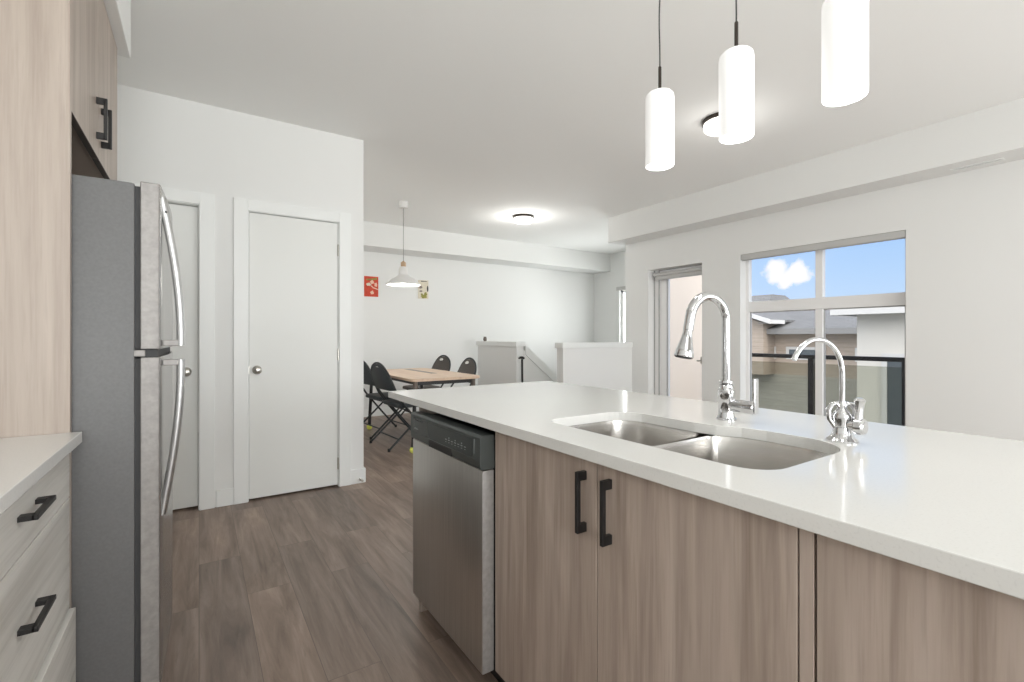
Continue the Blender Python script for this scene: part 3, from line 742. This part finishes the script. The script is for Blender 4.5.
# main faucet
FXc, FYc = 1.392, .868
fa = thing('kitchen_faucet', 'tall chrome pull-down faucet with a high arched neck behind the sink', 'faucet', (FXc, FYc, CT))
b = new(); lathe(b, [(.030, 0), (.030, .004), (.026, .007), (.0235, .02), (.0235, .062), (.0255, .066), (.0255, .092), (.022, .096), (.021, .108), (.0165, .112)], (FXc, FYc, CT), 32); obj('base', b, 'chrome', fa, True)
R_ = .075
top = CT+.312
dirx, diry = -.985, .17
def fp(d, z): return (FXc+dirx*d, FYc+diry*d, z)
pts = [fp(0, CT+.10+.0265*k) for k in range(8)]
for i in range(25):
    a = PI-(PI*.95)*i/24
    pts.append(fp(R_+R_*math.cos(a), top+R_*math.sin(a)))
for k in range(1, 5):
    q_ = (Vector(pts[-1])-Vector(pts[-2])).normalized(); pts.append(tuple(Vector(pts[-1])+q_*.010))
b = new(); tube(b, pts, .0128, 18); obj('neck', b, 'chrome', fa, True)
e = Vector(pts[-1]); dn = (Vector(pts[-1])-Vector(pts[-2])).normalized()
b = new(); sp = [e+dn*t for t in (-.012, 0, .004, .005, .008, .03, .065, .083, .087, .087)]
tube(b, [Vector(p) for p in sp][:9], [.0128, .0150, .0150, .0135, .0135, .0165, .0255, .0285, .027], 22)
hd = obj('spray_head', b, 'chrome', fa, True)
b = new(); tube(b, [e+dn*.0872, e+dn*.0885], .0235, 22); obj('spray_face', b, 'gasket', hd, True)
# upper sleeve of the hose over the arch
b = new(); tube(b, pts[22:], .0152, 18); obj('wand_sleeve', b, 'chrome', fa, True)
b = new(); lathe(b, [(.0165, -.095), (.0195, -.092), (.0195, -.03), (.0165, -.02), (.0165, 0)], (FXc, FYc, CT+.047), 24, 'y'); lv = obj('valve_body', b, 'chrome', fa, True)
b = new(); hy = FYc-.083
rbox(b, FXc-.012, FXc+.012, hy-.016, hy-.008, CT+.026, CT+.136, .0035, 3); obj('lever', b, 'chrome', lv, True)
b = new(); lathe(b, [(.0195, 0), (.0205, .003), (.0205, .009), (.0195, .012)], (FXc, FYc, CT+.112), 28); obj('collar', b, 'chrome', fa, True)

# filtered-water faucet
GX, GY = 1.344, .526
ga = thing('water_filter_faucet', 'slim gooseneck chrome filter faucet at the sink right corner', 'faucet', (GX, GY, CT))
b = new(); lathe(b, [(.034, 0), (.0345, .004), (.030, .008), (.025, .012), (.020, .025), (.0185, .045), (.021, .056), (.0215, .064), (.017, .074), (.0105, .082), (.0085, .10)], (GX, GY, CT), 32); obj('base', b, 'chrome', ga, True)
gd = Vector((-.97, .22, 0)).normalized(); hw, hh = .088, .085; zs = CT+.170
pts = [(GX, GY, CT+.09+.013*k) for k in range(7)]
for i in range(23):
    a = PI*.86*i/22
    q = Vector((GX, GY, zs)) + gd*(hw-hw*math.cos(a)) + Vector((0, 0, hh*math.sin(a))); pts.append(tuple(q))
b = new(); tube(b, pts, .0062, 14); obj('neck', b, 'chrome', ga, True)
# looped brackets on either side of the stem
for s in (-1, 1):
    b = new(); dv = Vector((.62, -.78, 0)).normalized()
    q = [Vector((GX, GY, CT+.035))+dv*s*.016+Vector((0, 0, .0)), Vector((GX, GY, CT+.055))+dv*s*.028, Vector((GX, GY, CT+.078))+dv*s*.029, Vector((GX, GY, CT+.092))+dv*s*.021, Vector((GX, GY, CT+.094))+dv*s*.011, Vector((GX, GY, CT+.086))+dv*s*.005]
    tube(b, q, .0065, 10); obj('bracket', b, 'chrome', ga, True)
b = new(); lathe(b, [(.0165, -.050), (.020, -.046), (.020, -.030), (.013, -.026), (.0115, 0)], (GX, GY, CT+.042), 22, 'y'); vv = obj('valve_body', b, 'chrome', ga, True)
b = new(); tube(b, [(GX, GY-.034, CT+.05), (GX, GY-.035, CT+.075), (GX, GY-.037, CT+.098), (GX, GY-.038, CT+.106), (GX, GY-.038, CT+.112)], [.0105, .0095, .0105, .0125, .007], 16); obj('lever', b, 'chrome', vv, True)

# ------------------------------------------------------------------ lamps
def plight(name, loc, power, r=.03, col=(1, .99, .95)):
    d = bpy.data.lights.new(name, 'POINT'); d.energy = power; d.shadow_soft_size = r; d.color = col
    o = bpy.data.objects.new(name, d); C.objects.link(o); o.location = loc
PX, PZ = 1.330, 1.757
pl = [(1.076, 'cylinder pendant lamp farthest from the camera of the three above the island'), (.797, 'middle pendant lamp of the three white cylinders above the island'), (.515, 'cylinder pendant lamp nearest the camera, its top cut by the frame')]
def make_pendant(y, label):
    p = thing('pendant_lamp', label, 'pendant lamp', (PX, y, CEIL), 'white cylinder pendants above the island')
    b = new(); lathe(b, [(.001, CEIL-.028), (.045, CEIL-.026), (.06, CEIL-.014), (.062, CEIL)], (PX, y, 0), 28); obj('canopy', b, 'bronze', p, True)
    b = new(); q = [(PX+.0025*math.sin(k*.55+.4)*min(1, k/4)*min(1, (24-k)/4), y+.0025*math.sin(k*.41)*min(1, k/4)*min(1, (24-k)/4), PZ+.342+(CEIL-.028-PZ-.342)*k/24) for k in range(25)]
    tube(b, q, .0024, 8); obj('cord', b, 'cord', p, True)
    b = new(); lathe(b, [(.0055, .250), (.0055, .342), (.003, .346)], (PX, y, PZ), 12); obj('stem', b, 'bronze', p, True)
    b = new(); lathe(b, [(.0435, .004), (.046, .0), (.048, .003), (.048, .233), (.046, .244), (.040, .251), (.02, .255), (.006, .256)], (PX, y, PZ), 40, cap0=False); sh = obj('glass_shade', b, 'opal', p, True)
    b = new(); lathe(b, [(.0433, .0035), (.0433, .0045)], (PX, y, PZ), 36); obj('lower_diffuser', b, 'opal_end', sh, True)
    plight('pendant_bulb', (PX, y, PZ-.07), 2.2, .05)
for y, lb in pl: make_pendant(y, lb)

def flush(x, y, label, pw=6):
    p = thing('ceiling_light', label, 'ceiling light', (x, y, CEIL), 'flush ceiling lights')
    b = new(); lathe(b, [(.129, CEIL-.028), (.136, CEIL-.026), (.136, CEIL)], (x, y, 0), 40); obj('base_ring', b, 'bronze', p, True)
    b = new(); lathe(b, [(.001, -.084), (.08, -.083), (.112, -.078), (.125, -.066), (.128, -.028)], (x, y, CEIL), 40, cap0=False); obj('diffuser', b, 'diff', p, True)
    plight('ceiling_bulb', (x, y, CEIL-.22), pw, .12)
flush(3.53, 5.05, 'round flush ceiling light with dark rim near the dining end', 13)
flush(3.16, 2.00, 'round flush ceiling light half hidden behind the middle pendant', 3)
flush(.25, -.9, 'unseen flush ceiling light added for fill above the kitchen aisle behind the camera')  # out of view, added to brighten the kitchen aisle

dl = thing('dining_lamp', 'white wide-brimmed pendant lamp hanging over the dining table', 'pendant lamp', (1.99, 5.29, CEIL))
lx, ly = 1.99, 5.29
b = new(); lathe(b, [(.03, CEIL-.075), (.052, CEIL-.07), (.055, CEIL)], (lx, ly, 0), 28); obj('canopy', b, 'lampwhite', dl, True)
b = new(); tube(b, [(lx, ly, 2.05), (lx, ly, 2.4), (lx, ly, CEIL-.075)], .004, 8); obj('cord', b, 'greycord', dl, True)
b = new(); lathe(b, [(.030, 1.985), (.030, 2.035), (.016, 2.045), (.006, 2.055)], (lx, ly, 0), 24); obj('socket', b, 'brass', dl, True)
b = new(); prof = [(.198, 1.775), (.200, 1.780), (.198, 1.785), (.14, 1.835), (.075, 1.872), (.055, 1.892), (.052, 1.955), (.044, 1.980), (.030, 1.986)]
lathe(b, prof, (lx, ly, 0), 44, cap0=False, cap1=True); inn = [(r-.004, h-.003) for r, h in prof[:6]]; lathe(b, inn, (lx, ly, 0), 44, cap0=False)
sh = obj('lamp_shade', b, 'lampwhite', dl, True)
b = new(); lathe(b, [(.001, 1.779), (.19, 1.779), (.1925, 1.782)], (lx, ly, 0), 44); obj('diffuser', b, 'shadeglow', sh, True)
plight('dining_bulb', (lx, ly, 1.70), 9, .08)

# ------------------------------------------------------------------ dining set
tb = thing('dining_table', 'light oak folding dining table with tennis balls on its legs', 'table', (2.17, 5.22, 0))
TX0, TX1, TY0, TY1, TZ = 1.755, 2.57, 4.43, 6.02, .745
b = new(); prism(b, rrect(TX0, TX1, TY0, TY1, [.09, .09, .05, .11]), 'z', TZ-.028, TZ); obj('tabletop', b, 'table', tb, bevel=.003)
b = new(); box(b, 2.22, 2.30, 5.02, 5.86, TZ+.0002, TZ+.0016); obj('table_strip', b, 'tgrey', tb)  # thin grey strip laid along the tabletop
b = new(); box(b, TX0+.08, TX1-.08, TY0+.06, TY0+.085, TZ-.07, TZ-.028); box(b, TX0+.08, TX1-.08, TY1-.085, TY1-.06, TZ-.07, TZ-.028); box(b, TX0+.08, TX0+.1, TY0+.085, TY1-.085, TZ-.07, TZ-.028); box(b, TX1-.1, TX1-.08, TY0+.085, TY1-.085, TZ-.07, TZ-.028); obj('apron', b, 'black', tb)
for (x, y) in ((TX0+.06, TY0+.06), (TX0+.06, TY1-.10), (TX1-.09, TY0+.06), (TX1-.09, TY1-.10)):
    b = new(); tube(b, [(x, y, TZ-.028), (x-.03 if x < 2 else x+.012, y-.01 if y < 5 else y+.01, .06)], .019, 14); lg = obj('leg', b, 'black', tb, True)
    b = new(); sphere(b, (x-.03 if x < 2 else x+.012, y-.01 if y < 5 else y+.01, .034), .034); obj('tennis_ball', b, 'tennis', lg, True)
    b = new(); tube(b, [(x, y, TZ-.03), (x, y, TZ-.12)], .0225, 14); obj('leg_sleeve', b, 'pot', lg, True)

def make_chair():
    c = thing('folding_chair', '-', 'chair', (0, 0, 0), 'padded folding chairs around the dining table')
    hw = .225
    # fan-shaped padded back, leaning backwards (chair faces +x)
    def bp(y, z, off=0): # point on the leaning back plane with a slight wrap
        x = -.17-(z-.50)*.45; return (x+off-.10*(y/.22)**2*.25, y, z)
    b = new(); outl = []
    for i in range(25):
        a = PI*i/24; outl.append((.25*math.cos(a), .665+.215*math.sin(a)**.9))
    outl = [(.25, .60)] + outl + [(-.25, .60)]
    lo = [[bp(y*.97, .70+(z-.70)*.97, -.016) for y, z in outl], [bp(y, z, -.010) for y, z in outl], [bp(y, z, .006) for y, z in outl], [bp(y*.93, .70+(z-.70)*.93, .016) for y, z in outl]]
    rings(b, lo); obj('backrest', b, 'chairp', c, True)
    b = new(); q = [bp(.226, .60), bp(.226, .665)]
    q = [bp(.259*math.cos(PI*i/24), .665+.228*math.sin(PI*i/24)**.9) for i in range(25)]
    tube(b, [bp(.259, .56)]+q+[bp(-.259, .56)], .0115, 10); obj('back_frame', b, 'chairm', c, True)
    b = new(); g = [(bp(y, .838+z*.6)) for y, z in [(.042*math.cos(2*PI*k/16), .030*math.sin(2*PI*k/16)) for k in range(16)]]
    rings(b, [[(p[0]-.022, p[1], p[2]) for p in g], [(p[0]+.022, p[1], p[2]) for p in g]]); obj('grip_hole', b, 'lampwhite', c)
    b = new(); o_ = rrect(-.20, .215, -.24, .24, [.07, .05, .05, .07])
    loops = []
    for (s, z) in ((.96, .425), (1.0, .433), (1.0, .452), (.965, .466), (.80, .472)):
        loops.append([(p[0]*s, p[1]*s, z) for p in o_])
    rings(b, loops); obj('seat', b, 'chairp', c, True)
    for s in (-1, 1):
        b = new(); tube(b, [bp(s*.259, .56), (-.145, s*.26, .44), (.06, s*.262, .20), (.225, s*.264, .016)], .0115, 10); fl = obj('leg', b, 'chairm', c, True)
        b = new(); lathe(b, [(.016, 0), (.016, .028), (.012, .032)], (.228, s*.264, 0), 12); obj('foot_cap', b, 'black', fl, True)
        b = new(); tube(b, [(.13, s*.243, .42), (-.07, s*.246, .24), (-.32, s*.248, .016)], .0105, 10); rl = obj('leg', b, 'chairm', c, True)
        b = new(); lathe(b, [(.015, 0), (.015, .028), (.011, .032)], (-.323, s*.248, 0), 12); obj('foot_cap', b, 'black', rl, True)
    b = new(); tube(b, [(.152, -.263, .10), (.152, .263, .10)], .008, 8); obj('stretcher', b, 'chairm', c, True)
    b = new(); tube(b, [(-.215, -.247, .11), (-.215, .247, .11)], .008, 8); obj('stretcher', b, 'chairm', c, True)
    b = new(); tube(b, [(-.115, -.26, .40), (-.115, .26, .40)], .007, 8); obj('seat_rail', b, 'chairm', c, True)
    return c
ch0 = make_chair()
spots = [((1.91, 4.94, 0), math.radians(4), 'black folding chair nearest the island corner, on the left of the table'),
         ((1.92, 5.62, 0), math.radians(6), 'black folding chair partly hidden behind the white wall corner'),
         ((2.64, 6.28, 0), math.radians(183), 'brown-grey folding chair at the far right corner of the table'),
         ((2.55, 5.36, 0), math.radians(176), 'brown-grey folding chair at the right of the table, closest to the half wall')]
for i, (p, r, lb) in enumerate(spots):
    c = ch0 if i == 0 else copy_tree(ch0)
    c.location = p; c.rotation_euler = (0, 0, r); c['label'] = lb
    if i >= 2:      # the two at the far side get a lighter brown-grey back and seat
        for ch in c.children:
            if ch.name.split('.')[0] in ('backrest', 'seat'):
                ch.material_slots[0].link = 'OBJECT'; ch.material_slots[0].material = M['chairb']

# two small prints on the dining wall
def poster(name, label, x0, x1, z0, z1, mat, marks):
    p = thing(name, label, 'poster', ((x0+x1)/2, YD, z0))
    b = new(); rbox(b, x0, x1, YD-.012, YD-.001, z0, z1, .001); obj('board', b, mat, p)
    for (nm, mt, pts) in marks:
        b = new(); prism(b, [(x0+(x1-x0)*u, z0+(z1-z0)*v) for u, v in pts], 'y', YD-.0135, YD-.0118); obj(nm, b, mt, p)
def blob(cx, cy, rx, ry, n=14, wob=.25, ph=0): return [(cx+rx*math.cos(2*PI*k/n)*(1+wob*math.sin(3*k+ph)), cy+ry*math.sin(2*PI*k/n)*(1+wob*math.cos(2*k+ph))) for k in range(n)]
poster('red_poster', 'small red poster with pale figures on the dining wall', 2.0, 2.205, 1.757, 2.053, 'red',
       [('pale_shape', 'ppeach', blob(.55, .72, .13, .10)), ('pale_shape', 'pcream', blob(.30, .60, .16, .08, ph=1)), ('pale_shape', 'ppeach', blob(.82, .60, .10, .10, ph=2)),
        ('pale_stroke', 'ppeach', [(.45, .52), (.62, .42), (.98, .34), (.98, .39), (.66, .47), (.5, .56)]), ('pale_shape', 'ppeach', blob(.55, .20, .12, .09, ph=.5)),
        ('dark_shape', 'polive', [(.1, .86), (.6, .9), (.9, .95), (.9, .85), (.6, .82), (.15, .8)])])
poster('cream_poster', 'small cream poster with olive and dark shapes on the dining wall', 2.832, 3.0, 1.763, 2.05, 'pcream',
       [('dark_shape', 'pdark', [(.25, .92), (.85, .93), (.85, .96), (.25, .97)]), ('dark_shape', 'pdark', blob(.92, .55, .08, .17, wob=.1)), ('dark_shape', 'tgrey', blob(.22, .62, .17, .08)),
        ('olive_shape', 'polive', blob(.55, .12, .28, .10)), ('olive_shape', 'polive', blob(.72, .26, .14, .10, ph=1)), ('dark_shape', 'tgrey', blob(.25, .40, .14, .05, ph=2)), ('olive_shape', 'polive', blob(.35, .22, .10, .07, ph=3))])

# small things by the stair
pt = thing('small_pot', 'small grey-brown pot on the far end of the stair half wall', 'pot', (3.685, 6.30, 1.10))
b = new(); lathe(b, [(.020, 0), (.027, .015), (.029, .04), (.022, .055), (.024, .068), (.021, .07), (.018, .055)], (3.685, 6.30, 1.10), 20); obj('pot_body', b, 'pot', pt, True)
cn = thing('walking_cane', 'black cane with a short grip standing at the stair half wall end', 'cane', (3.69, 5.29, 0))
b = new(); tube(b, [(3.688, 5.285, .03), (3.69, 5.295, .40), (3.69, 5.302, .86)], .0135, 12); obj('shaft', b, 'black', cn, True)
b = new(); tube(b, [(3.635, 5.30, .872), (3.655, 5.302, .884), (3.69, 5.303, .882), (3.712, 5.303, .876), (3.722, 5.303, .868)], [.011, .016, .02, .018, .014], 12); obj('grip', b, 'black', cn, True)
b = new(); lathe(b, [(.018, 0), (.018, .03), (.014, .04)], (3.688, 5.285, 0), 12); obj('rubber_tip', b, 'gasket', cn, True)

# ------------------------------------------------------------------ outside: balcony and neighbours
b = new(); box(b, XR+.20, 6.45, -1.2, 4.38, -.22, -.08); struct('floor_balcony', b, 'deck')
b = new(); box(b, XR+.201, XF+.15, 4.35, 4.379, -3.2, 3.0); struct('wall_exterior', b, 'stucco')
rl = thing('balcony_railing', 'black balcony railing with grey tinted glass panels outside the window', 'railing', (6.3, 2.0, -.08))
b = new(); rbox(b, 6.275, 6.325, -1.15, 4.10, .895, .945, .004); obj('top_rail', b, 'black', rl)
b = new(); box(b, 6.285, 6.315, -1.15, 4.10, 0.0, .03); obj('bottom_rail', b, 'black', rl)
ys = [-.94, -.005, .93, 1.865, 2.80, 3.735, 4.07]
for y in ys:
    b = new(); box(b, 6.275, 6.325, y-.03, y+.03, -.08, .895); obj('post', b, 'black', rl)
for a, c in zip(ys, ys[1:]):
    b = new(); box(b, 6.296, 6.304, a+.03, c-.03, .03, .838); obj('glass_panel', b, 'tint', rl)
b = new(); box(b, -60, 90, -60, 90, -6.3, -6.2); o = struct('ground', b, 'ground')

def wall_window(parent, x, y0, y1, z0, z1):
    b = new(); frame_rect(b, y0, y1, z0, z1, .09, x-.05, x+.01); f_ = obj('window', b, 'fascia', parent)
    b = new(); box(b, x-.025, x-.012, y0+.09, y1-.09, z0+.09, z1-.09); obj('pane', b, 'darkglass', f_)
# long grey-roofed house straight across
h = thing('house', 'tan house with long grey shingle roof and gabled wing across the lane', 'house', (18, 9, -6.2))
b = new(); box(b, 16.5, 25, -4, 24, -.1, 1.32); obj('wall', b, 'siding', h)
b = new(); box(b, 16.5, 25, -4, 24, -6.2, -.1); obj('lower_wall', b, 'sidingg', h)
b = new(); prism(b, [(16.0, 1.36), (16.0, 1.44), (20.5, 2.66), (25.5, 1.44), (25.5, 1.36)], 'y', -4.5, 24.5); obj('roof', b, 'roof', h)
b = new(); box(b, 15.95, 16.0, -4.5, 24.5, 1.26, 1.44); obj('fascia', b, 'soffitx', h)
b = new(); box(b, 15.98, 16.5, -4.5, 24.5, 1.31, 1.355); obj('eave_board', b, 'soffitx', h)
for (y0, y1) in ((8.45, 9.35), (6.9, 8.1), (5.4, 6.1), (3.2, 4.2)): wall_window(h, 16.5, y0, y1, .42, .84)
# gabled wing of the same house, its eave corner at the left window edge
gy, gz = 8.09, 1.64
b = new(); prism(b, [(gy+.4, -.1), (gy+.4, gz), (11.6, gz+1.1), (14.8, gz), (14.8, -.1)], 'x', 15.75, 17.2); obj('gable_wall', b, 'siding', h)
b = new(); prism(b, [(gy, gz+.02), (gy, gz+.10), (11.6, gz+1.33), (15.1, gz+.10), (15.1, gz+.02), (11.6, gz+1.23)], 'x', 15.45, 18.2); obj('gable_roof', b, 'roof', h)
b = new(); prism(b, [(gy-.02, gz-.05), (gy-.02, gz+.09), (11.6, gz+1.32), (15.12, gz+.09), (15.12, gz-.05), (11.6, gz+1.16)], 'x', 15.38, 15.45); box(b, 15.45, 16.3, gy-.03, gy, gz-.04, gz+.09); obj('gable_fascia', b, 'fascia', h)
b = new(); box(b, 15.45, 16.3, gy, gy+.4, gz-.03, gz); obj('gable_eave', b, 'soffitx', h)
# pale house on the right
h = thing('house', 'pale stucco house with white eave at the right of the window view', 'house', (13, 1, -6.2))
b = new(); box(b, 12.0, 15.0, -6, 4.41, -6.2, 1.66); obj('wall', b, 'stucco2', h)
b = new(); box(b, 11.55, 15.2, -6.6, 4.67, 1.66, 1.70); obj('eave_board', b, 'soffitx', h)
b = new(); box(b, 11.49, 11.55, -6.6, 4.73, 1.64, 1.79); box(b, 11.55, 15.2, 4.67, 4.73, 1.64, 1.79); obj('fascia', b, 'fascia', h)
b = new(); prism(b, [(11.55, 1.70), (11.55, 1.79), (13.4, 2.10), (15.2, 1.79), (15.2, 1.70)], 'y', -6.6, 4.67); obj('roof', b, 'roof', h)
wall_window(h, 12.0, 2.6, 3.95, -.9, .82)
# ridge of a farther roof
h = thing('house', 'distant house, only its grey roof ridge rising above the others', 'house', (30, 16, -6.2))
b = new(); box(b, 27, 33, 15.0, 24, -6.2, 2.1); obj('wall', b, 'siding', h)
b = new(); lo = [[(26.5, 14.4, 2.1), (33.5, 14.4, 2.1), (33.5, 24.6, 2.1), (26.5, 24.6, 2.1)], [(29.2, 15.2, 3.78), (30.8, 15.2, 3.78), (30.8, 23.0, 3.78), (29.2, 23.0, 3.78)]]
rings(b, lo); obj('roof', b, 'roof', h)
